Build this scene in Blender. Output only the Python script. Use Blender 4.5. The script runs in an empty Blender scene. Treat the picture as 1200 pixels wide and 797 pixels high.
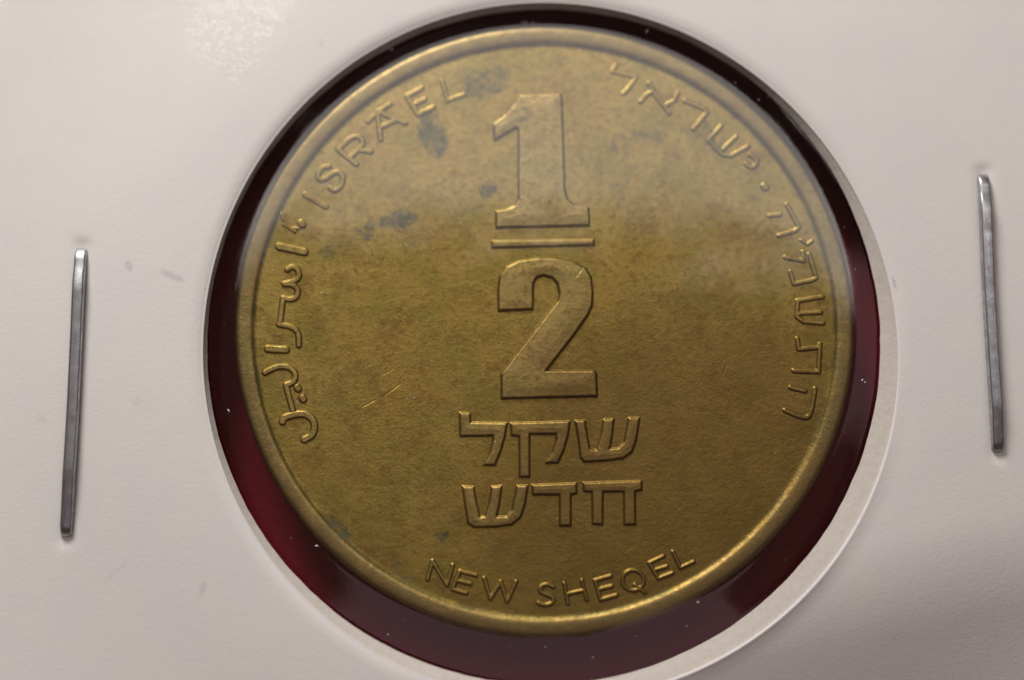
import bpy, bmesh, math, random
import numpy as np
from mathutils import Vector, Matrix

# All measures below are in millimetres; MM turns them into metres.
MM = 0.001
R = math.radians
random.seed(7)
rng = np.random.default_rng(11)
scene = bpy.context.scene
col = scene.collection

# ------------------------------------------------------------------ camera
Z_FIELD, Z_RIM = 1.92, 2.05          # coin field and coin rim above the table
TILT, DIST = R(9), 75.0
look = Vector((-1.36, -0.68, Z_FIELD))
fwd = Vector((0, math.sin(TILT), -math.cos(TILT)))
cam_d = bpy.data.cameras.new('camera')
cam = bpy.data.objects.new('camera', cam_d)
col.objects.link(cam)
cam.location = (look - fwd * DIST) * MM
cam.rotation_euler = (TILT, 0, 0)
cam_d.sensor_width = 36.0
cam_d.lens = 2097.0 / 1200.0 * 36.0
cam_d.clip_start, cam_d.clip_end = 0.002, 50.0
cam_d.dof.use_dof = True
cam_d.dof.focus_distance = (DIST - 0.6) * MM
cam_d.dof.aperture_fstop = 13.0
scene.camera = cam

# ------------------------------------------------------------------ room light
world = bpy.data.worlds.new('World')
scene.world = world
world.use_nodes = True
bg = world.node_tree.nodes['Background']
bg.inputs['Color'].default_value = (1.0, 0.80, 0.64, 1)
bg.inputs['Strength'].default_value = 0.05


def area_lamp(name, loc, aim, sx, sy, radiance, color, shape='RECTANGLE'):
    d = bpy.data.lights.new(name, 'AREA')
    d.shape = shape
    d.size, d.size_y = sx * MM, sy * MM
    a = sx * sy * MM * MM * (math.pi / 4 if shape in ('DISK', 'ELLIPSE') else 1)
    d.energy = radiance * math.pi * a
    d.color = color
    o = bpy.data.objects.new(name, d)
    col.objects.link(o)
    o.location = Vector(loc) * MM
    o.rotation_euler = (Vector(aim) - Vector(loc)).to_track_quat('-Z', 'Y').to_euler()
    return o


def polar(dist, az, el):
    return (dist * math.cos(R(el)) * math.cos(R(az)), dist * math.cos(R(el)) * math.sin(R(az)), dist * math.sin(R(el)))


# desk lamp to the upper left, pale ceiling panel beyond, two dim pink panels added so the film mirrors a veil
area_lamp('desk_lamp', polar(205, 109, 28), (-1, 0, 2), 80, 80, 30.2, (1.0, 0.945, 0.915), 'DISK')
area_lamp('ceiling_panel', (10, 268, 600), (0, 0, 0), 620, 260, 1.55, (1.0, 0.94, 0.88))
area_lamp('veil_panel', (0, -235, 500), (0, 0, 0), 400, 240, 0.36, (1.0, 0.62, 0.70))
area_lamp('side_veil_panel', (420, 90, 500), (0, 0, 0), 230, 260, 0.34, (1.0, 0.62, 0.70))  # no known source here; added to tint the film at right

vs = scene.view_settings
vs.view_transform = 'Standard'
vs.look = 'None'
vs.exposure = 0.0
vs.gamma = 1.0
vs.use_curve_mapping = False
scene.render.engine = 'CYCLES'
scene.cycles.max_bounces = 10
scene.cycles.transparent_max_bounces = 16
scene.cycles.sample_clamp_indirect = 4.0
scene.cycles.caustics_reflective = False

# ------------------------------------------------------------------ traced letter shapes (mm on the coin face, coin centre = 0, 0)
GLYPHS = {
    'one': ('poly',[[-1.011, 9.919], [0.695, 9.969], [0.762, 9.839], [0.813, 8.269], [0.878, 5.757], [0.991, 5.365], [1.275, 5.091], [1.885, 5.003], [1.918, 4.222], [-2.024, 4.125], [-2.044, 4.847], [-1.587, 4.905], [-1.234, 5.071], [-1.09, 5.365], [-1.079, 8.368], [-1.166, 8.507], [-2.097, 7.933], [-2.155, 8.646], [-1.589, 9.083], [-1.204, 9.58]]),
    'bar': ('poly',[[-2.214, 3.571], [2.105, 3.639], [2.122, 3.367], [-2.204, 3.25]]),
    'two': ('poly',[[-1.923, 0.558], [-1.941, 1.445], [-1.856, 2.055], [-1.581, 2.423], [-1.066, 2.685], [-0.293, 2.799], [0.48, 2.799], [1.253, 2.633], [1.766, 2.335], [1.97, 1.968], [2.034, 1.358], [2.004, 0.792], [1.796, 0.332], [1.236, -0.465], [0.054, -1.998], [2.061, -1.998], [2.154, -2.118], [2.181, -3.061], [-1.791, -3.155], [-1.8, -2.118], [0.576, 0.975], [0.646, 1.271], [0.562, 1.706], [0.349, 1.968], [-0.037, 2.073], [-0.329, 1.968], [-0.475, 1.689], [-0.486, 0.618]]),
    'lamed': ('poly',[[-3.547, -3.737], [-3.105, -3.774], [-3.082, -4.159], [-1.56, -4.181], [-1.633, -4.661], [-1.816, -5.323], [-2.072, -5.948], [-2.548, -5.926], [-2.271, -5.397], [-2.154, -4.919], [-2.147, -4.712], [-3.506, -4.734]]),
    'qof': ('poly',[[-1.413, -4.181], [1.051, -4.107], [0.974, -4.661], [0.788, -5.323], [0.544, -5.838], [0.031, -5.838], [0.311, -5.397], [0.474, -4.919], [0.475, -4.638], [-0.627, -4.646], [-0.63, -6.424], [-1.047, -6.424], [-1.06, -4.734], [-1.376, -4.697]]),
    'shin': ('poly',[[1.271, -4.085], [1.676, -4.085], [1.767, -4.734], [1.866, -5.264], [2.13, -5.309], [2.341, -4.661], [2.448, -4.033], [2.875, -4.011], [2.811, -4.661], [2.695, -5.264], [3.062, -5.235], [3.292, -4.992], [3.493, -3.959], [3.957, -3.959], [3.8, -4.882], [3.611, -5.397], [3.242, -5.654], [2.581, -5.749], [1.614, -5.801], [1.483, -5.617], [1.399, -4.882]]),
    'shin2': ('poly',[[-3.409, -6.804], [-2.948, -6.841], [-2.814, -7.519], [-2.688, -8.087], [-2.484, -8.065], [-2.303, -7.519], [-2.195, -6.826], [-1.778, -6.79], [-1.88, -7.519], [-1.996, -8.065], [-1.595, -8.065], [-1.361, -7.811], [-1.157, -6.79], [-0.703, -6.775], [-0.828, -7.592], [-1.011, -8.102], [-1.376, -8.392], [-2.032, -8.479], [-2.942, -8.501], [-3.176, -8.334], [-3.296, -7.592]]),
    'dalet': ('poly',[[-0.535, -6.753], [1.294, -6.68], [1.313, -7.118], [1.072, -7.155], [1.065, -8.428], [0.606, -8.45], [0.611, -7.155], [-0.499, -7.155]]),
    'het': ('poly',[[1.586, -6.658], [4.001, -6.585], [4.018, -6.958], [3.725, -7.023], [3.725, -8.392], [3.266, -8.407], [3.265, -7.031], [2.402, -7.031], [2.37, -8.392], [1.962, -8.37], [1.949, -7.045], [1.606, -7.023]]),
    'ar_alef': ('stroke',[[[-11.204, 3.317], [-10.116, 3.078]]], 0.27),
    'ar_seen_reh': ('stroke',[[[-10.84, 2.313], [-10.621, 2.475], [-10.372, 2.313], [-10.317, 2.0], [-10.547, 1.812], [-10.95, 1.7]], [[-10.95, 1.7], [-10.607, 1.7], [-10.357, 1.475], [-10.4, 1.15], [-10.655, 1.026], [-10.988, 1.101]], [[-10.988, 1.101], [-11.089, 0.068]], [[-11.136, -0.019], [-10.51, -0.143], [-10.297, -0.428], [-10.288, -0.91]]], 0.2),
    'ar_alef2': ('stroke',[[[-11.579, -1.058], [-10.821, -1.108]]], 0.26),
    'ar_yeh': ('stroke',[[[-11.679, -2.069], [-11.487, -1.946], [-11.088, -1.798], [-10.685, -1.823], [-10.388, -2.094], [-10.43, -2.438], [-10.743, -2.585]], [[-10.792, -2.585], [-10.661, -3.076], [-10.479, -3.663]]], 0.2),
    'ar_dot1': ('stroke',[[[-10.328, -2.683], [-10.278, -2.757]]], 0.24),
    'ar_dot2': ('stroke',[[[-10.101, -3.125], [-10.051, -3.198]]], 0.24),
    'ar_lam': ('stroke',[[[-10.907, -4.127], [-10.862, -3.956], [-10.258, -3.785], [-9.833, -3.834], [-9.548, -4.175], [-9.612, -4.687], [-9.996, -4.881]]], 0.24),
    'ar_hamza': ('stroke',[[[-11.134, 4.717], [-11.029, 4.426], [-10.715, 4.123], [-10.406, 4.085]], [[-11.026, 4.275], [-10.527, 3.959]]], 0.12),
    'dot1': ('stroke',[[[-10.287, 4.325], [-10.236, 4.275]]], 0.26),
    'I': ('stroke',[[[-10.14, 5.57], [-9.247, 5.05]]], 0.17),
    'S': ('stroke',[[[-9.144, 6.782], [-9.374, 6.782], [-9.631, 6.478], [-9.578, 6.226], [-9.364, 6.192], [-9.025, 6.478], [-8.747, 6.579], [-8.531, 6.377], [-8.575, 5.99], [-8.865, 5.704], [-9.072, 5.839]]], 0.15),
    'R': ('stroke',[[[-8.762, 7.525], [-7.981, 6.9]], [[-8.762, 7.525], [-8.244, 8.085], [-7.849, 8.118], [-7.698, 7.864], [-7.81, 7.627], [-8.296, 7.153]], [[-7.907, 7.525], [-7.372, 7.441]]], 0.15),
    'A': ('stroke',[[[-7.125, 9.224], [-7.042, 8.613], [-6.964, 7.978]], [[-7.112, 9.216], [-6.517, 8.951], [-5.911, 8.704]], [[-7.003, 8.496], [-6.415, 8.782]], [[-7.509, 8.774], [-7.124, 9.172], [-6.599, 9.537]]], 0.145),
    'E': ('stroke',[[[-5.858, 9.889], [-5.372, 9.079]], [[-5.858, 9.889], [-5.217, 10.248]], [[-5.623, 9.479], [-5.089, 9.761]], [[-5.372, 9.079], [-4.715, 9.394]]], 0.15),
    'L': ('stroke',[[[-4.376, 10.591], [-4.098, 9.701]], [[-4.098, 9.701], [-3.414, 9.958]]], 0.14),
    'h_lamed': ('stroke',[[[3.102, 11.272], [2.952, 10.982], [3.979, 10.738], [3.77, 10.411], [3.413, 9.992]]], 0.15),
    'h_alef': ('stroke',[[[4.52, 10.464], [4.828, 9.856], [5.369, 9.158]], [[5.748, 10.03], [5.582, 9.689], [5.183, 9.476]], [[4.662, 10.099], [4.389, 9.954], [4.143, 9.643]]], 0.15),
    'h_resh': ('stroke',[[[6.051, 9.689], [6.911, 9.325], [6.966, 9.158], [6.398, 8.44]]], 0.16),
    'h_shin': ('stroke',[[[7.571, 8.568], [7.034, 7.95]], [[7.034, 7.95], [7.607, 7.31], [7.971, 7.258], [8.694, 7.664]], [[8.221, 8.1], [7.625, 7.536]]], 0.15),
    'h_yod': ('stroke',[[[8.774, 7.303], [9.064, 7.167], [9.073, 6.935], [8.872, 6.717], [8.606, 6.897]]], 0.16),
    'dot2': ('stroke',[[[9.362, 5.927], [9.404, 5.882]]], 0.25),
    'd_he1': ('stroke',[[[10.303, 5.122], [10.788, 4.155], [10.639, 4.007], [9.923, 3.785]], [[9.566, 4.645], [10.003, 4.705]]], 0.15),
    'd_geresh1': ('stroke',[[[10.875, 3.577], [11.046, 3.474]]], 0.12),
    'd_geresh2': ('stroke',[[[11.132, 3.414], [11.323, 3.548]]], 0.12),
    'd_mem': ('stroke',[[[10.175, 2.852], [10.934, 2.701], [10.919, 3.078]], [[11.187, 2.977], [11.456, 1.975], [11.318, 1.875], [10.516, 1.712], [10.381, 2.225]]], 0.15),
    'd_shin': ('stroke',[[[11.693, 1.162], [10.651, 0.986], [10.605, 0.299], [10.873, 0.094], [11.706, 0.036]], [[10.695, 0.445], [11.603, 0.503]]], 0.15),
    'd_tav': ('stroke',[[[10.596, -0.634], [10.643, -1.07], [11.477, -0.997]], [[11.538, -0.867], [11.449, -2.026], [10.419, -1.983]]], 0.15),
    'd_he2': ('stroke',[[[10.259, -2.691], [10.856, -2.835]], [[11.287, -2.748], [11.088, -3.798], [10.854, -4.014], [10.007, -3.655]]], 0.15),
    'N': ('stroke',[[[-4.827, -10.626], [-4.628, -9.886], [-4.029, -10.869], [-3.799, -10.059]]], 0.13),
    'n_E': ('stroke',[[[-3.804, -11.031], [-3.501, -10.292], [-2.826, -10.464]], [[-3.663, -10.667], [-3.06, -10.809]], [[-3.804, -11.031], [-3.232, -11.193]]], 0.13),
    'W': ('stroke',[[[-2.499, -10.576], [-2.242, -11.405], [-1.824, -10.728], [-1.559, -11.526], [-1.191, -10.728]]], 0.13),
    'n_S': ('stroke',[[[0.34, -10.93], [0.054, -10.809], [-0.232, -10.95], [-0.192, -11.173], [0.155, -11.263], [0.379, -11.415], [0.276, -11.617], [0.001, -11.677], [-0.274, -11.596]]], 0.13),
    'H': ('stroke',[[[0.789, -10.798], [0.928, -11.617]], [[1.505, -10.667], [1.704, -11.455]], [[0.869, -11.233], [1.605, -11.071]]], 0.12),
    'n_E2': ('stroke',[[[2.691, -10.495], [2.046, -10.677], [2.275, -11.455], [2.909, -11.284]], [[2.156, -11.051], [2.728, -10.91]]], 0.13),
    'Q': ('stroke',[[[4.048, -10.667], [4.032, -10.774], [3.987, -10.874], [3.916, -10.96], [3.824, -11.026], [3.718, -11.067], [3.604, -11.082], [3.491, -11.067], [3.386, -11.026], [3.295, -10.96], [3.226, -10.874], [3.184, -10.774], [3.17, -10.667], [3.186, -10.559], [3.231, -10.459], [3.301, -10.373], [3.393, -10.307], [3.499, -10.265], [3.613, -10.251], [3.727, -10.265], [3.832, -10.307], [3.923, -10.373], [3.992, -10.459], [4.034, -10.559], [4.048, -10.667]], [[3.678, -10.849], [4.083, -11.173]]], 0.12),
    'n_E3': ('stroke',[[[4.868, -9.683], [4.271, -9.967], [4.651, -10.596], [5.227, -10.373]], [[4.451, -10.272], [5.005, -10.099]]], 0.12),
    'n_L': ('stroke',[[[5.259, -9.51], [5.557, -10.16], [6.113, -9.916]]], 0.12),
}

# ------------------------------------------------------------------ node helpers
class NT:
    def __init__(self, name):
        self.m = bpy.data.materials.new(name)
        self.m.use_nodes = True
        self.t = self.m.node_tree
        self.t.nodes.clear()
        self.out = self.t.nodes.new('ShaderNodeOutputMaterial')

    def n(self, kind, **kw):
        nd = self.t.nodes.new('ShaderNode' + kind)
        for k, v in kw.items():
            setattr(nd, k, v)
        return nd

    def put(self, sock, v):
        if isinstance(v, bpy.types.NodeSocket):
            self.t.links.new(v, sock)
        else:
            sock.default_value = v

    def pos(self):
        """position in millimetres"""
        g = self.n('NewGeometry')
        s = self.n('VectorMath', operation='SCALE')
        self.put(s.inputs[0], g.outputs['Position'])
        s.inputs['Scale'].default_value = 1000.0
        return s.outputs[0]

    def noise(self, vec, scale, detail=4, rough=0.6, dist=0.0):
        nd = self.n('TexNoise')
        self.put(nd.inputs['Vector'], vec)
        nd.inputs['Scale'].default_value = scale
        nd.inputs['Detail'].default_value = detail
        nd.inputs['Roughness'].default_value = rough
        nd.inputs['Distortion'].default_value = dist
        return nd.outputs['Fac']

    def math(self, op, a, b=0.0, c=0.0, clamp=False):
        nd = self.n('Math', operation=op)
        nd.use_clamp = clamp
        for s, v in zip(nd.inputs, (a, b, c)):
            self.put(s, v)
        return nd.outputs[0]

    def ramp(self, v, a, b, lo=0.0, hi=1.0):
        nd = self.n('MapRange', interpolation_type='SMOOTHSTEP')
        self.put(nd.inputs['Value'], v)
        for k, x in zip(('From Min', 'From Max', 'To Min', 'To Max'), (a, b, lo, hi)):
            nd.inputs[k].default_value = x
        return nd.outputs[0]

    def mix(self, f, a, b):
        nd = self.n('Mix', data_type='RGBA')
        self.put(nd.inputs['Factor'], f)
        self.put(nd.inputs[6], a if isinstance(a, bpy.types.NodeSocket) else (*a, 1))
        self.put(nd.inputs[7], b if isinstance(b, bpy.types.NodeSocket) else (*b, 1))
        return nd.outputs[2]

    def bump(self, h, dist_mm, strength=1.0, normal=None):
        nd = self.n('Bump')
        self.put(nd.inputs['Height'], h)
        nd.inputs['Distance'].default_value = dist_mm * MM
        self.put(nd.inputs['Strength'], strength)
        if normal is not None:
            self.put(nd.inputs['Normal'], normal)
        return nd.outputs[0]

    def spot(self, pos, x, y, rx, ry, rot, warp):
        """an irregular blot centred at x, y: 1 in the middle, 0 outside"""
        mp = self.n('Mapping', vector_type='TEXTURE')
        self.put(mp.inputs['Vector'], warp)
        mp.inputs['Location'].default_value = (x, y, 0)
        mp.inputs['Rotation'].default_value = (0, 0, R(rot))
        mp.inputs['Scale'].default_value = (rx, ry, 1000)
        ln = self.n('VectorMath', operation='LENGTH')
        self.put(ln.inputs[0], mp.outputs[0])
        return self.ramp(ln.outputs['Value'], 1.0, 0.45)

    def warped(self, pos, scale, amount):
        nd = self.n('TexNoise')
        self.put(nd.inputs['Vector'], pos)
        nd.inputs['Scale'].default_value = scale
        nd.inputs['Detail'].default_value = 5
        nd.inputs['Roughness'].default_value = 0.7
        s = self.n('VectorMath', operation='SUBTRACT')
        self.put(s.inputs[0], nd.outputs['Color'])
        s.inputs[1].default_value = (0.5, 0.5, 0.5)
        k = self.n('VectorMath', operation='SCALE')
        self.put(k.inputs[0], s.outputs[0])
        k.inputs['Scale'].default_value = amount
        a = self.n('VectorMath', operation='ADD')
        self.put(a.inputs[0], pos)
        self.put(a.inputs[1], k.outputs[0])
        return a.outputs[0]

    def principled(self, **kw):
        p = self.n('BsdfPrincipled')
        for k, v in kw.items():
            self.put(p.inputs[k.replace('_', ' ')], (*v, 1) if isinstance(v, tuple) and len(v) == 3 else v)
        self.t.links.new(p.outputs[0], self.out.inputs['Surface'])
        return p


def coin_material():
    t = NT('tarnished_brass')
    p = t.pos()
    big = t.noise(p, 0.22, 4, 0.6)
    mid = t.noise(p, 0.9, 7, 0.68)
    fine = t.noise(p, 3.6, 6, 0.7)
    grain = t.noise(p, 10.0, 3, 0.7)
    olive = t.noise(t.warped(p, 0.7, 1.2), 0.55, 6, 0.65)
    c = t.mix(t.ramp(big, 0.36, 0.64), (0.385, 0.258, 0.059), (0.42, 0.30, 0.078))
    c = t.mix(t.math('MULTIPLY', t.ramp(olive, 0.44, 0.60), 0.8), c, (0.30, 0.235, 0.05))
    c = t.mix(t.math('MULTIPLY', t.ramp(mid, 0.46, 0.66), 0.7), c, (0.265, 0.162, 0.040))
    c = t.mix(t.math('MULTIPLY', t.ramp(fine, 0.50, 0.68), 0.6), c, (0.20, 0.13, 0.03))
    c = t.mix(t.math('MULTIPLY', t.ramp(fine, 0.44, 0.28), 0.5), c, (0.47, 0.35, 0.13))
    c = t.mix(t.math('MULTIPLY', t.ramp(grain, 0.54, 0.70), 0.45), c, (0.17, 0.11, 0.025))
    c = t.mix(t.math('MULTIPLY', t.ramp(grain, 0.45, 0.30), 0.35), c, (0.52, 0.40, 0.17))
    sepz = t.n('SeparateXYZ')
    t.put(sepz.inputs[0], p)
    high = t.math('MULTIPLY', t.ramp(sepz.outputs[2], Z_FIELD + 0.035, Z_FIELD + 0.10), t.ramp(fine, 0.66, 0.40, 0.08, 0.36))
    c = t.mix(high, c, (0.47, 0.36, 0.19))                       # worn tops of the relief
    c = t.mix(t.math('MULTIPLY', t.spot(p, 5.5, -6.0, 12, 9, 30, t.warped(p, 0.25, 7.0)), 0.6), c, (0.20, 0.115, 0.030))   # browner toning, with lower-right shade painted into the colour
    # verdigris and grey blots
    wp = t.warped(p, 1.1, 1.3)
    blots = None
    for (x, y, rx, ry, rot, k) in ((-4.75, 8.2, 0.62, 1.0, 25, 1.0), (-6.15, 4.55, 0.95, 0.42, 14, 1.0), (-7.6, 3.95, 0.9, 0.40, 24, 0.8), (-9.0, 3.2, 0.9, 0.45, 35, 0.6),
                                   (-2.4, 10.45, 1.15, 0.7, 20, 0.9), (-2.35, 5.8, 0.42, 0.42, 0, 0.95), (6.85, 7.95, 1.15, 0.75, -40, 0.75),
                                   (4.1, 8.0, 1.6, 0.5, 18, 0.65), (-8.5, -8.6, 0.75, 0.35, -45, 0.8), (-4.17, -8.8, 0.34, 0.32, 0, 0.95),
                                   (-1.0, 9.1, 0.5, 0.36, 20, 0.75), (3.0, 5.6, 1.0, 0.9, 30, 0.5), (-5.9, -10.2, 0.7, 0.4, -30, 0.6),
                                   (1.6, 7.0, 0.6, 1.1, 0, 0.45), (3.9, -7.6, 0.35, 0.3, 0, 0.4), (-11.2, -2.2, 0.35, 0.9, 0, 0.5),
                                   (-3.5, 10.9, 0.9, 0.25, 18, 0.6), (-3.3, 4.9, 0.9, 0.3, 10, 0.45)):
        b = t.math('MULTIPLY', t.spot(p, x, y, rx * 1.35, ry * 1.35, rot, wp), k)
        blots = b if blots is None else t.math('MAXIMUM', blots, b)
    eat = t.math('MULTIPLY', t.math('SUBTRACT', t.noise(p, 2.3, 8, 0.78), 0.52), 3.4)
    blots = t.math('MULTIPLY', t.ramp(t.math('ADD', blots, t.math('MULTIPLY', eat, t.ramp(blots, 0.0, 0.35))), 0.32, 1.25), 0.88)
    c = t.mix(blots, c, t.mix(t.ramp(fine, 0.4, 0.6), (0.030, 0.042, 0.026), (0.085, 0.10, 0.062)))
    # dark olive ring in the angle between field and rim
    sep = t.n('SeparateXYZ')
    t.put(sep.inputs[0], p)
    rad = t.math('SQRT', t.math('ADD', t.math('POWER', sep.outputs[0], 2.0), t.math('POWER', sep.outputs[1], 2.0)))
    ring = t.math('MULTIPLY', t.ramp(rad, 12.02, 12.16), t.ramp(rad, 12.32, 12.20))
    ring = t.math('MULTIPLY', ring, t.ramp(mid, 0.35, 0.6, 0.15, 0.75))
    c = t.mix(ring, c, (0.10, 0.095, 0.035))
    worn = t.math('MULTIPLY', t.ramp(rad, 12.30, 12.45), t.ramp(mid, 0.3, 0.6, 0.25, 0.85))
    c = t.mix(worn, c, (0.25, 0.18, 0.075))
    # hairline scratches
    scr = None
    for (x, y, ln, rot) in ((-6.3, -2.75, 0.70, 38), (-7.3, -3.35, 0.45, 30), (7.5, -2.0, 0.5, 70), (5.2, -8.9, 0.4, -30), (1.5, 2.2, 0.5, 55)):
        mp = t.n('Mapping', vector_type='TEXTURE')
        t.put(mp.inputs['Vector'], p)
        mp.inputs['Location'].default_value = (x, y, 0)
        mp.inputs['Rotation'].default_value = (0, 0, R(rot))
        mp.inputs['Scale'].default_value = (ln, 0.04, 1000)
        lg = t.n('VectorMath', operation='LENGTH')
        t.put(lg.inputs[0], mp.outputs[0])
        s = t.ramp(lg.outputs['Value'], 1.0, 0.3)
        scr = s if scr is None else t.math('MAXIMUM', scr, s)
    metal = t.math('SUBTRACT', 0.92, t.math('MULTIPLY', blots, 0.6))
    rough = t.math('ADD', t.ramp(fine, 0.3, 0.7, 0.36, 0.48), t.math('MULTIPLY', blots, 0.15))
    h = t.math('ADD', t.math('MULTIPLY', grain, 0.55), t.math('MULTIPLY', fine, 0.8))
    h = t.math('ADD', h, t.math('MULTIPLY', mid, 0.9))
    h = t.math('SUBTRACT', h, t.math('MULTIPLY', scr, 0.7))
    for ang, seed, sc in ((32, 3.0, 1.0), (-51, 17.0, 1.3), (78, 41.0, 0.8)):      # hairlines from handling
        mp = t.n('Mapping', vector_type='TEXTURE')
        t.put(mp.inputs['Vector'], p)
        mp.inputs['Rotation'].default_value = (0, 0, R(ang))
        mp.inputs['Scale'].default_value = (2.2 / sc, 0.10 / sc, 1.0)
        mp.inputs['Location'].default_value = (seed, seed * 2, 0)
        hl = t.ramp(t.noise(mp.outputs[0], 1.0, 2, 0.5), 0.70, 0.78)
        h = t.math('SUBTRACT', h, t.math('MULTIPLY', hl, 0.22))
    t.principled(Base_Color=c, Metallic=metal, Roughness=rough, Normal=t.bump(h, 0.018, 0.9))
    return t.m


def card_material(name, gloss=True):
    t = NT(name)
    p = t.pos()
    grain = t.noise(p, 7.0, 5, 0.65)
    soft = t.noise(p, 0.35, 4, 0.6)
    c = t.mix(t.ramp(soft, 0.35, 0.65), (0.745, 0.722, 0.708), (0.762, 0.735, 0.708))
    c = t.mix(t.math('MULTIPLY', t.ramp(grain, 0.5, 0.75), 0.10), c, (0.60, 0.57, 0.53))
    fk = t.n('Mapping')
    t.put(fk.inputs['Vector'], t.warped(p, 0.8, 1.0))
    fk.inputs['Scale'].default_value = (3.0, 1.1, 1)
    fk.inputs['Rotation'].default_value = (0, 0, 0.5)
    c = t.mix(t.math('MULTIPLY', t.ramp(t.noise(fk.outputs[0], 1.0, 3, 0.6), 0.70, 0.80), 0.22), c, (0.45, 0.42, 0.40))      # stray fibres and specks
    wp = t.warped(p, 1.3, 0.7)
    sm = None
    for (x, y, rx, ry, rot, k) in ((-17.4, 2.4, 0.25, 0.35, 10, 0.30), (-15.6, 2.0, 0.75, 0.20, -28, 0.30), (-20.9, -4.0, 0.3, 0.3, 0, 0.12),
                                   (-16.9, -3.3, 0.3, 0.3, 0, 0.10), (-14.0, -11.0, 0.15, 0.5, -25, 0.18), (-17.6, -10.3, 0.9, 0.12, 40, 0.12),
                                   (14.65, 1.7, 0.08, 0.35, 25, 0.5), (-9.5, 12.2, 0.06, 0.35, 10, 0.25)):
        b = t.math('MULTIPLY', t.spot(p, x, y, rx, ry, rot, wp), k)
        sm = b if sm is None else t.math('MAXIMUM', sm, b)
    c = t.mix(sm, c, (0.33, 0.31, 0.32))
    # crinkled glossy patch of the laminate, upper left
    wc = t.spot(p, -13.2, 13.6, 3.4, 4.0, -20, t.warped(p, 0.6, 2.0))
    crk = t.math('MULTIPLY', t.noise(p, 4.2, 5, 0.75, 0.8), wc)
    fib = t.noise(p, 4.5, 6, 0.75)
    b1 = t.bump(t.math('ADD', grain, t.math('MULTIPLY', fib, 1.0)), 0.010, 0.8)
    b2 = t.bump(crk, 0.05, 1.0, b1)
    pr = t.principled(Base_Color=c, Roughness=0.52, IOR=1.45, Normal=b1)
    line = t.spot(p, -16.5, 13.66, 1.9, 0.055, 19, t.warped(p, 1.0, 0.25))               # crease in the laminate
    t.put(pr.inputs['Coat Weight'], t.math('MAXIMUM', line, t.math('MULTIPLY', wc, t.ramp(t.noise(p, 2.8, 6, 0.75, 0.6), 0.42, 0.60, 0.12, 1.0))))
    pr.inputs['Coat IOR'].default_value = 1.9
    pr.inputs['Coat Roughness'].default_value = 0.10
    t.put(pr.inputs['Coat Normal'], b2)
    return t.m


def film_material():
    t = NT('clear_film')
    p = t.pos()
    nb = t.bump(t.noise(p, 0.13, 2, 0.4), 0.10, 1.0)
    fine = t.bump(t.noise(p, 2.0, 3, 0.6), 0.002, 1.0, nb)
    # reflectance of the two faces of a thin clear sheet, the same from above and from below
    g = t.n('NewGeometry')
    dt = t.n('VectorMath', operation='DOT_PRODUCT')
    t.put(dt.inputs[0], g.outputs['Normal'])
    t.put(dt.inputs[1], g.outputs['Incoming'])
    k = t.math('SUBTRACT', 1.0, t.math('ABSOLUTE', dt.outputs['Value']))
    fac = t.math('ADD', t.math('MULTIPLY', t.math('POWER', k, 5.0), 0.92), 0.08, clamp=True)
    tr = t.n('BsdfTransparent')
    tr.inputs['Color'].default_value = (0.97, 0.97, 0.965, 1)
    gl = t.n('BsdfGlossy')
    gl.inputs['Roughness'].default_value = 0.055
    gl.inputs['Color'].default_value = (1, 1, 1, 1)
    t.put(gl.inputs['Normal'], fine)
    mx = t.n('MixShader')
    t.put(mx.inputs[0], fac)
    t.t.links.new(tr.outputs[0], mx.inputs[1])
    t.t.links.new(gl.outputs[0], mx.inputs[2])
    t.t.links.new(mx.outputs[0], t.out.inputs['Surface'])
    return t.m


def steel_material():
    t = NT('zinc_wire')
    g = t.n('TexCoord')
    s = t.n('VectorMath', operation='MULTIPLY')
    t.put(s.inputs[0], g.outputs['Object'])
    s.inputs[1].default_value = (9000, 700, 9000)
    streak = t.noise(s.outputs[0], 1.0, 3, 0.6)
    p = t.pos()
    mott = t.noise(p, 2.2, 4, 0.6)
    c = t.mix(t.ramp(mott, 0.35, 0.7), (0.52, 0.545, 0.57), (0.35, 0.35, 0.36))
    c = t.mix(t.math('MULTIPLY', t.ramp(streak, 0.5, 0.7), 0.5), c, (0.26, 0.26, 0.27))
    t.principled(Base_Color=c, Metallic=0.92, Roughness=t.ramp(mott, 0.3, 0.7, 0.26, 0.40), Normal=t.bump(streak, 0.012, 0.7))
    return t.m


def cloth_material():
    t = NT('burgundy_cloth')
    p = t.pos()
    n1 = t.noise(p, 6.0, 4, 0.7)
    c = t.mix(t.ramp(n1, 0.35, 0.7), (0.30, 0.004, 0.022), (0.20, 0.003, 0.016))
    t.principled(Base_Color=c, Roughness=0.75, IOR=1.3, Normal=t.bump(n1, 0.08, 0.7))
    return t.m


def dust_material():
    t = NT('pale_dust')
    t.principled(Base_Color=(0.75, 0.70, 0.66), Roughness=0.8)
    return t.m


def edge_material():
    t = NT('shaded_raw_cut')
    p = t.pos()
    n1 = t.noise(p, 5.0, 5, 0.7)
    c = t.mix(t.ramp(n1, 0.35, 0.7), (0.58, 0.535, 0.485), (0.52, 0.475, 0.425))
    t.principled(Base_Color=c, Roughness=0.7, IOR=1.4, Normal=t.bump(n1, 0.02, 0.7))
    return t.m


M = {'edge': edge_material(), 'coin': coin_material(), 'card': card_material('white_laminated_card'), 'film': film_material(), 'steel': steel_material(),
     'cloth': cloth_material(), 'dust': dust_material()}


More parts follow.
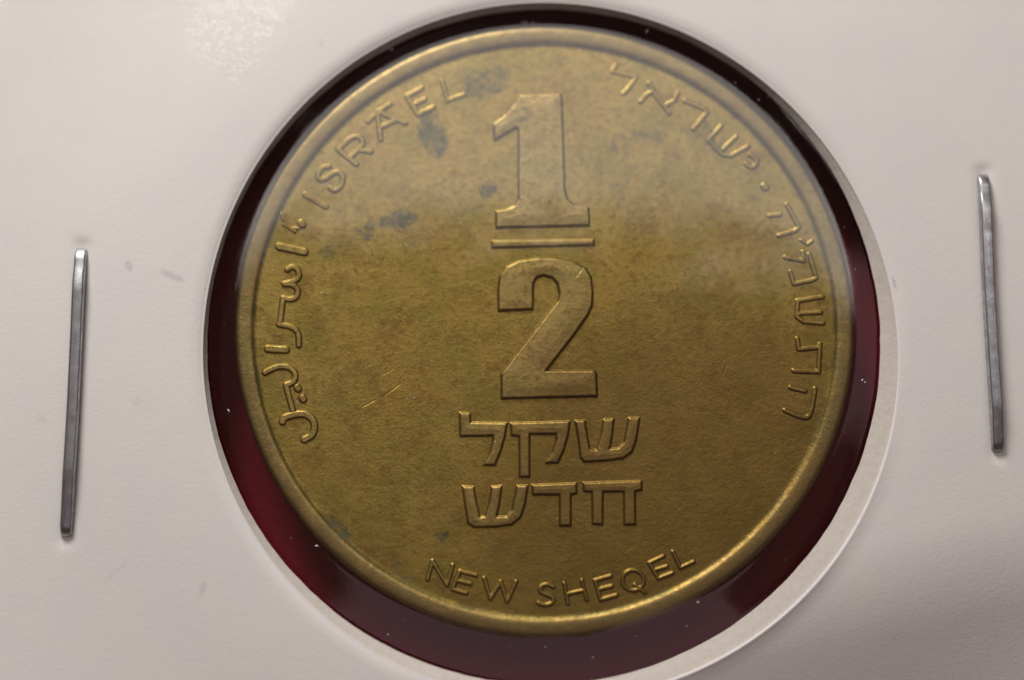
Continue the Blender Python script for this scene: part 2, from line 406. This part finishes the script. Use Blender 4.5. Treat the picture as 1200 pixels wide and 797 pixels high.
# ------------------------------------------------------------------ mesh helpers
def link(name, verts, faces, mat, parent=None, smooth=True, loc=None, closed=False):
    me = bpy.data.meshes.new(name)
    me.from_pydata((np.asarray(verts, float) * MM).tolist(), [], faces)
    me.materials.append(mat)
    if closed:                                    # all faces turned outwards
        bm = bmesh.new()
        bm.from_mesh(me)
        bmesh.ops.recalc_face_normals(bm, faces=bm.faces)
        bm.to_mesh(me)
        bm.free()
    if smooth:
        me.polygons.foreach_set('use_smooth', [True] * len(me.polygons))
    me.update()
    o = bpy.data.objects.new(name, me)
    col.objects.link(o)
    if parent is not None:
        o.parent = parent
    if loc is not None:
        o.location = Vector(loc) * MM
    return o


def empty(name, loc, label, cat):
    o = bpy.data.objects.new(name, None)
    o.empty_display_size = 0.005
    col.objects.link(o)
    o.location = Vector(loc) * MM
    o['label'] = label
    o['category'] = cat
    return o


def grid_faces(nu, nv, wrap_u=True, wrap_v=False):
    """faces of a grid of vertices index = v * nu + u"""
    f = []
    for v in range(nv if wrap_v else nv - 1):
        v2 = (v + 1) % nv
        for u in range(nu if wrap_u else nu - 1):
            u2 = (u + 1) % nu
            f.append((v * nu + u, v * nu + u2, v2 * nu + u2, v2 * nu + u))
    return f


def smooth01(x):
    x = np.clip(x, 0, 1)
    return x * x * (3 - 2 * x)


# ------------------------------------------------------------------ the surface below
TABLE_Z = -1.2                                   # the holder is slightly arched: its middle stands clear of the table
cloth = link('tabletop', *(lambda a: ([(-a, -a, TABLE_Z), (a, -a, TABLE_Z), (a, a, TABLE_Z), (-a, a, TABLE_Z)], [(0, 1, 2, 3)]))(400), M['cloth'], smooth=False)
cloth['kind'] = 'structure'
cloth['label'] = 'dark burgundy surface under the coin holder'

# ------------------------------------------------------------------ the holder
holder = empty('coin_holder', (0, 0, 0), 'white cardboard coin holder with round clear window and two side staples', 'coin holder')
HALF, T = 25.4, 0.30
HO = [14.618, 0.214, -0.816, -0.133, -0.07, 0.019, -0.043]    # lip of the window, Fourier series of the radius
HI = [14.184, -0.026, -0.551, -0.112, 0.047, -0.005, -0.0]    # foot of the cut edge
STAPLES = [((-19.502, 3.307), (-19.752, -8.967)), ((18.655, 6.513), (18.77, -5.493))]


def series(c, th):
    r = np.full_like(th, c[0])
    for k in range(1, 4):
        r = r + c[2 * k - 1] * np.cos(k * th) + c[2 * k] * np.sin(k * th)
    return r


def sheet_z(x, y, flat=False):
    """height of the front card's upper face"""
    r = np.hypot(x, y + 0.35)
    z = 1.76 + 0.60 * (1 - smooth01((r - 14.2) / 12.0)) ** 1.1
    q = 0.2 * x - 0.98 * y                     # lower right bent away from the lamp, shaped to stand in for a shadow
    a = np.clip(q - 11.5, 0, 4.0)
    drop = 0.27 * (a * a / 8.0 + np.clip(q - 15.5, 0, 6.0))
    z = z - drop * smooth01((x + 6.0) / 14.0)
    z = z - 1.7 * smooth01((r - 27.5) / 8.5) * (1 - smooth01(drop / 1.5))     # corners rest on the table
    z = np.maximum(z, TABLE_Z + 2 * T + 0.03)
    z = z + 0.03 * np.sin(0.31 * x + 1.0) * np.cos(0.27 * y) * smooth01((r - 15) / 5)
    for (a, b) in STAPLES:                      # the card is pressed in under the wire
        a, b = np.array(a), np.array(b)
        d = b - a
        t = np.clip(((x - a[0]) * d[0] + (y - a[1]) * d[1]) / (d @ d), 0, 1)
        dist = np.hypot(x - a[0] - t * d[0], y - a[1] - t * d[1])
        ends = 0.5 + 0.5 * np.abs(2 * t - 1) ** 3
        z = z - 0.10 * ends * np.exp(-(dist / 0.30) ** 2)
    return z


def card(name, upper):
    NA = 900
    th = np.linspace(0, 2 * math.pi, NA, endpoint=False)
    cx, sx = np.cos(th), np.sin(th)
    rs = HALF / np.maximum(np.abs(cx), np.abs(sx))            # square outline
    rs = np.minimum(rs, HALF * 1.385)
    ro, ri = series(HO, th), series(HI, th)
    if not upper:
        ro, ri = ri + 0.95, ri + 0.7
    rows = []

    def row(r, z):
        rows.append(np.stack([r * cx, r * sx, z], 1))
    wob = 0.006 * np.sin(17 * th) + 0.005 * np.sin(29 * th + 1) + 0.004 * np.sin(61 * th + 2) + np.convolve(np.tile(rng.normal(0, 0.008, NA), 3), np.ones(4) / 4, 'same')[NA:2 * NA]
    if upper:
        for u in np.concatenate([np.linspace(1, 0.06, 52) , np.linspace(0.055, 0, 10)]):               # upper face, from the rim of the card inwards
            r = ro + 0.10 + u * (rs - ro - 0.10)
            row(r, sheet_z(r * cx, r * sx))
        zl = sheet_z(ro * cx, ro * sx)
        soft = 1 - np.exp(-((np.mod(th - R(-45) + math.pi, 2 * math.pi) - math.pi) / R(60)) ** 2)
        for k in range(7):
            w = (k + 1) / 7
            i_ = len(rows) - 7 + k
            rr0 = np.hypot(rows[i_][:, 0], rows[i_][:, 1])
            rows[i_][:, 2] -= soft * 0.10 * np.clip(1 - (rr0 - ro) / 0.6, 0, 1) ** 2
        zl = zl - soft * 0.10
        br = 0.006 + 0.075 * np.exp(-((np.mod(th - R(-45) + math.pi, 2 * math.pi) - math.pi) / R(34)) ** 2)
        for q_ in rows:                                       # the burr left by the punch
            rq = np.hypot(q_[:, 0], q_[:, 1])
            q_[:, 2] += br * np.clip(1 - (rq - ro) / 0.7, 0, 1) ** 2
        row(ro + 0.04, zl + br * 0.98)
        row(ro, zl + br * 0.85)
        row(ro - 0.05, zl + br * 0.2)
        n_lip = len(rows)
        for u, dz in ((0.15, 0.03), (0.3, 0.07), (0.5, 0.13), (0.7, 0.20), (0.85, 0.255), (0.95, 0.285), (1.0, T)):
            row(ro + (ri - ro) * u + wob * u, zl - dz)
        n_foot = len(rows)
        for u in (0.02, 0.1, 0.25, 0.5, 0.75, 1.0):           # underside
            r = ri + wob + u * (rs - ri)
            zz = sheet_z(np.maximum(r, ro) * cx, np.maximum(r, ro) * sx)
            row(r, zz - T)
    else:
        def zb(r):
            return np.minimum(T, sheet_z(np.maximum(r, ro) * cx, np.maximum(r, ro) * sx) - T - 0.02)
        us = np.linspace(1, 0.02, 24)
        for u in us:
            row(ri + u * (rs - ri), zb(ri + u * (rs - ri)))
        row(ri + 0.02, zb(ri) - 0.02)
        row(ri, zb(ri) - 0.06)
        row(ri, zb(ri) - T + 0.03)
        for u in us[::-1]:
            row(ri + u * (rs - ri), zb(ri + u * (rs - ri)) - T + 0.01)
    v = np.concatenate(rows)
    o = link(name, v, grid_faces(NA, len(rows), True, True), M['card'], holder, closed=True)
    if upper:                                                 # raw core of the cut, its colour also lowered to look less lit
        o.data.materials.append(M['edge'])
        for p in o.data.polygons:
            k = p.index // NA
            if n_lip - 1 <= k < n_foot - 1:
                p.material_index = 1
    return o


front = card('front_card', True)
front['label'] = 'white laminated front card with round die-cut window'
back = card('back_card', False)
back['label'] = 'white back card under the coin'


def film(name, fun):
    """a clear sheet; fun(u, th) gives radius and height for u = 0 (middle) .. 1 (glued edge)"""
    NA, us = 360, np.concatenate([np.linspace(0.08, 0.88, 10), np.linspace(0.895, 1.0, 15)])
    th = np.linspace(0, 2 * math.pi, NA, endpoint=False)
    rows = []
    for u in us:
        r, z = fun(u, th)
        rows.append(np.stack([r * np.cos(th), r * np.sin(th), z], 1))
    v = np.concatenate([np.array([[0, 0, float(np.mean(fun(0.0, th)[1]))]])] + rows)
    f = [(0, 1 + u, 1 + (u + 1) % NA) for u in range(NA)]
    f += [tuple(i + 1 for i in q[::-1]) for q in grid_faces(NA, len(rows), True, False)]
    return link(name, v, f, M['film'], holder)


def front_film(u, th):
    ri, ro = series(HI, th), series(HO, th)
    edge = ri + 0.35
    zl = sheet_z(ro * np.cos(th), ro * np.sin(th)) - T - 0.015
    r = np.where(u < 0.88, u / 0.88 * 13.02, 13.02 + (u - 0.88) / 0.12 * (edge - 13.02))
    t = np.clip((r - 13.02) / (ri - 13.02), 0, 1)
    top = 2.085 + 0.008 * np.cos(2 * th + 0.6) * (np.minimum(r, 13.0) / 13) ** 2
    zl = np.minimum(zl, 2.085 - 0.222 * (ri - 13.02))
    return r, top + (zl - top) * (0.9 * t + 0.1 * smooth01(t))


ff = film('front_film', front_film)
ff['label'] = 'clear plastic film across the window over the coin'
bf = film('back_film', lambda u, th: (u * (series(HI, th) + 1.1), np.minimum(T + 0.008, sheet_z(series(HO, th) * np.cos(th), series(HO, th) * np.sin(th)) - T - 0.012) * (u > 0.95) + (T + 0.008) * (u <= 0.95)))
bf['label'] = 'clear plastic film under the coin'


# staples: flat wire, crown on the front, legs through both cards and folded behind
def staple(a, b, kink, seed, sway):
    rr = random.Random(seed)
    a, b = np.array(a), np.array(b)
    L = np.linalg.norm(b - a)
    d = (b - a) / L
    side = np.array([-d[1], d[0]])
    W, Hh = 0.25, 0.26                            # half width, half height of the wire
    mid = (a + b) / 2

    def surf(s):
        q = a + d * s
        return float(sheet_z(np.array([q[0]]), np.array([q[1]]))[0])
    path = []
    rb = 0.42
    for z in (0.05, 0.6):
        path.append((rb * 0.0 + Hh, z))
    z0, z1 = surf(0.3) + Hh * 0.55, surf(L - 0.3) + Hh * 0.55
    for k in range(1, 7):
        t = k / 6 * math.pi / 2
        path.append((Hh + rb * (1 - math.cos(t)), z0 - rb + rb * math.sin(t)))
    n = 40
    s0, s1 = Hh + rb, L - Hh - rb
    for k in range(1, n):
        u = k / n
        s = s0 + (s1 - s0) * u
        base = z0 + (z1 - z0) * u
        lift = 0.20 * smooth01(np.array(u / 0.10)) * smooth01(np.array((1 - u) / kink))
        path.append((s, base + float(lift) + rr.uniform(-.004, .004)))
    for k in range(0, 7):
        t = k / 6 * math.pi / 2
        path.append((L - Hh - rb + rb * math.sin(t), z1 - rb + rb * math.cos(t)))
    for z in (0.6, 0.05):
        path.append((L - Hh, z))
    path = np.array(path)
    # rounded-rectangle section
    sec = []
    bev = 0.11
    for (cxs, czs, a0) in ((W - bev, Hh - bev, 0), (-W + bev, Hh - bev, 90), (-W + bev, -Hh + bev, 180), (W - bev, -Hh + bev, 270)):
        for k in range(5):
            t = R(a0 + k * 22.5)
            sec.append((cxs + bev * math.cos(t), czs + bev * math.sin(t)))
    ns = len(sec)
    tang = np.gradient(path, axis=0)
    tang /= np.linalg.norm(tang, axis=1)[:, None]
    v = []
    for (s, z), (ts, tz) in zip(path, tang):
        ns_, nz_ = -tz, ts                        # normal in the s-z plane, pointing outwards of the crown
        for (w, h) in sec:
            q = a + d * (s + ns_ * h) + side * (w + sway * math.sin(math.pi * min(max(s / L, 0), 1)) ** 1.0 + 0.02 * math.sin(5 * s / L + seed))
            v.append((q[0] - mid[0], q[1] - mid[1], z + nz_ * h))
    f = grid_faces(ns, len(path), True, False)
    f.append(tuple(range(ns)))
    f.append(tuple(reversed(range(len(v) - ns, len(v)))))
    return link('staple', v, f, M['steel'], holder, loc=(mid[0], mid[1], 0), closed=True)


st = staple(*STAPLES[0], 0.20, 3, 0.10)
st['label'] = 'grey zinc staple in the card left of the window'
st = staple(*STAPLES[1], 0.12, 5, -0.12)
st['label'] = 'grey zinc staple in the card right of the window'

# ------------------------------------------------------------------ the coin
coin = empty('coin', (0, 0, T + 0.02), 'tarnished brass half new sheqel coin with raised numerals and ring of lettering', 'coin')
CZ = T + 0.02


def lathe(name, prof, parent, NA=512):
    th = np.linspace(0, 2 * math.pi, NA, endpoint=False)
    rows = [np.stack([r * np.cos(th), r * np.sin(th), np.full(NA, z - CZ)], 1) for r, z in prof]
    v = np.concatenate([np.array([[0, 0, prof[0][1] - CZ]])] + rows + [np.array([[0, 0, prof[-1][1] - CZ]])])
    f = [(0, 1 + u, 1 + (u + 1) % NA) for u in range(NA)]
    f += [tuple(i + 1 for i in q) for q in grid_faces(NA, len(rows), True, False)]
    e = len(v) - 1
    b = 1 + (len(rows) - 1) * NA
    f += [(e, b + (u + 1) % NA, b + u) for u in range(NA)]
    return link(name, v, f, M['coin'], parent, closed=True)


zf = Z_FIELD
prof = [(3, zf), (7, zf), (11, zf), (12.0, zf), (12.08, zf - 0.003), (12.15, zf + 0.006), (12.21, zf + 0.034), (12.27, zf + 0.078), (12.33, zf + 0.108),
        (12.40, zf + 0.121), (12.50, zf + 0.127), (12.62, zf + 0.130), (12.74, zf + 0.126), (12.82, zf + 0.116), (12.88, zf + 0.095), (12.93, zf + 0.05),
        (12.965, zf - 0.02), (13.0, zf - 0.14), (13.0, CZ + 0.16), (12.94, CZ + 0.05), (12.8, CZ), (8, CZ), (3, CZ)]
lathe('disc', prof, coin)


def seg_dist(px, py, a, b):
    dx, dy = b[0] - a[0], b[1] - a[1]
    l2 = dx * dx + dy * dy + 1e-12
    t = np.clip(((px - a[0]) * dx + (py - a[1]) * dy) / l2, 0, 1)
    return np.hypot(px - a[0] - t * dx, py - a[1] - t * dy)


def poly_sd(px, py, pts):
    d = np.full(px.shape, 1e9)
    inside = np.zeros(px.shape, bool)
    for a, b in zip(pts, pts[1:] + pts[:1]):
        d = np.minimum(d, seg_dist(px, py, a, b))
        cross = ((a[1] > py) != (b[1] > py)) & (px < (b[0] - a[0]) * (py - a[1]) / (b[1] - a[1] + 1e-12) + a[0])
        inside ^= cross
    return np.where(inside, d, -d)


def curved(s):
    """round the corners of a stroke"""
    for _ in range(2):
        n = [s[0]]
        for a, b in zip(s, s[1:]):
            n += [[a[0] * .75 + b[0] * .25, a[1] * .75 + b[1] * .25], [a[0] * .25 + b[0] * .75, a[1] * .25 + b[1] * .75]]
        s = n + [s[-1]]
    return s


def relief(name, key, height, lo, hi, step, lab=None, thick=1.0):
    g = GLYPHS[key]
    pts = g[1] if g[0] == 'poly' else [q for s in g[1] for q in s]
    w = 0 if g[0] == 'poly' else g[2] / 2 * thick
    xs, ys = [q[0] for q in pts], [q[1] for q in pts]
    m = w + lo + 2 * step
    X = np.arange(min(xs) - m, max(xs) + m, step)
    Y = np.arange(min(ys) - m, max(ys) + m, step)
    px, py = np.meshgrid(X, Y)
    if g[0] == 'poly':
        d = poly_sd(px, py, g[1])
    else:
        d = np.full(px.shape, 1e9)
        for s in g[1]:
            s = curved(s) if key in ('S', 'n_S', 'Q', 'R', 'h_yod', 'd_he2') or key.startswith('ar_') else s
            for a, b in zip(s, s[1:]):
                d = np.minimum(d, seg_dist(px, py, a, b))
        d = w - d
    h = height * smooth01((d + lo) / (lo + hi))
    if g[0] == 'poly':
        h = h + 0.02 * smooth01((d - hi * 0.4) / 0.5)             # slightly pillowed top
    z = h - 0.007
    cx, cy = (min(xs) + max(xs)) / 2, (min(ys) + max(ys)) / 2
    nu, nv = len(X), len(Y)
    keep = d > -lo - step * 1.5
    idx = -np.ones(px.shape, int)
    q = keep[:-1, :-1] & keep[1:, :-1] & keep[:-1, 1:] & keep[1:, 1:]
    used = np.zeros(px.shape, bool)
    used[:-1, :-1] |= q
    used[1:, :-1] |= q
    used[:-1, 1:] |= q
    used[1:, 1:] |= q
    idx[used] = np.arange(used.sum())
    v = np.stack([px[used] - cx, py[used] - cy, z[used]], 1)
    jj, ii = np.nonzero(q)
    f = np.stack([idx[jj, ii], idx[jj, ii + 1], idx[jj + 1, ii + 1], idx[jj + 1, ii]], 1).tolist()
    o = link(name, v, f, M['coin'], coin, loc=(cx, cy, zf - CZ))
    if lab:
        o['label'] = lab
    return o


relief('numeral', 'one', 0.115, 0.07, 0.06, 0.03, 'raised numeral one above the fraction bar')
relief('fraction_bar', 'bar', 0.10, 0.06, 0.07, 0.025, 'raised bar between the numerals')
relief('numeral', 'two', 0.135, 0.07, 0.06, 0.03, 'raised numeral two below the fraction bar')
for k in ('lamed', 'qof', 'shin', 'shin2', 'dalet', 'het'):
    relief('letter', k, 0.10, 0.07, 0.07, 0.025)
for k, v in GLYPHS.items():
    if v[0] != 'stroke':
        continue
    hgt = 0.07
    if k.startswith('ar_'):
        hgt = 0.085
    if k in ('L', 'ar_hamza', 'h_lamed', 'I'):
        hgt = 0.05
    if k in ('E', 'n_E', 'H', 'n_L', 'h_shin', 'd_shin', 'd_tav'):
        hgt = 0.07
    relief('dot' if 'dot' in k else 'letter', k, hgt, 0.042, 0.055, 0.018, thick=1.5 if k in 'ISRAEL' else 1.2 if k.startswith('ar_') else 1.3)

# ------------------------------------------------------------------ dust caught on the film
dv, df = [], []
for _ in range(70):
    th = random.uniform(0, 2 * math.pi)
    u = random.uniform(0.885, 0.965) if random.random() < 0.72 else random.uniform(0.1, 0.87)
    rr_, zz_ = front_film(u, np.array([th]))
    r, z = float(rr_[0]), float(zz_[0]) + 0.006
    cx, cy = r * math.cos(th), r * math.sin(th)
    s = 0.008 + 0.032 * random.random() ** 4
    e = s * random.uniform(1, 2.6)
    a = random.uniform(0, math.pi)
    b0 = len(dv)
    for (u, w, h) in ((1, 0, 0), (0, 1, 0), (-1, 0.2, 0), (0, -1, 0), (0.1, 0.1, 0.8)):
        dv.append((cx + e * u * math.cos(a) - s * w * math.sin(a), cy + e * u * math.sin(a) + s * w * math.cos(a), z + s * h))
    df += [(b0, b0 + 1, b0 + 4), (b0 + 1, b0 + 2, b0 + 4), (b0 + 2, b0 + 3, b0 + 4), (b0 + 3, b0, b0 + 4), (b0 + 3, b0 + 2, b0 + 1, b0)]
dust = link('dust', dv, df, M['dust'], holder, smooth=False)
dust['kind'] = 'stuff'
dust['label'] = 'pale dust specks on the clear film'
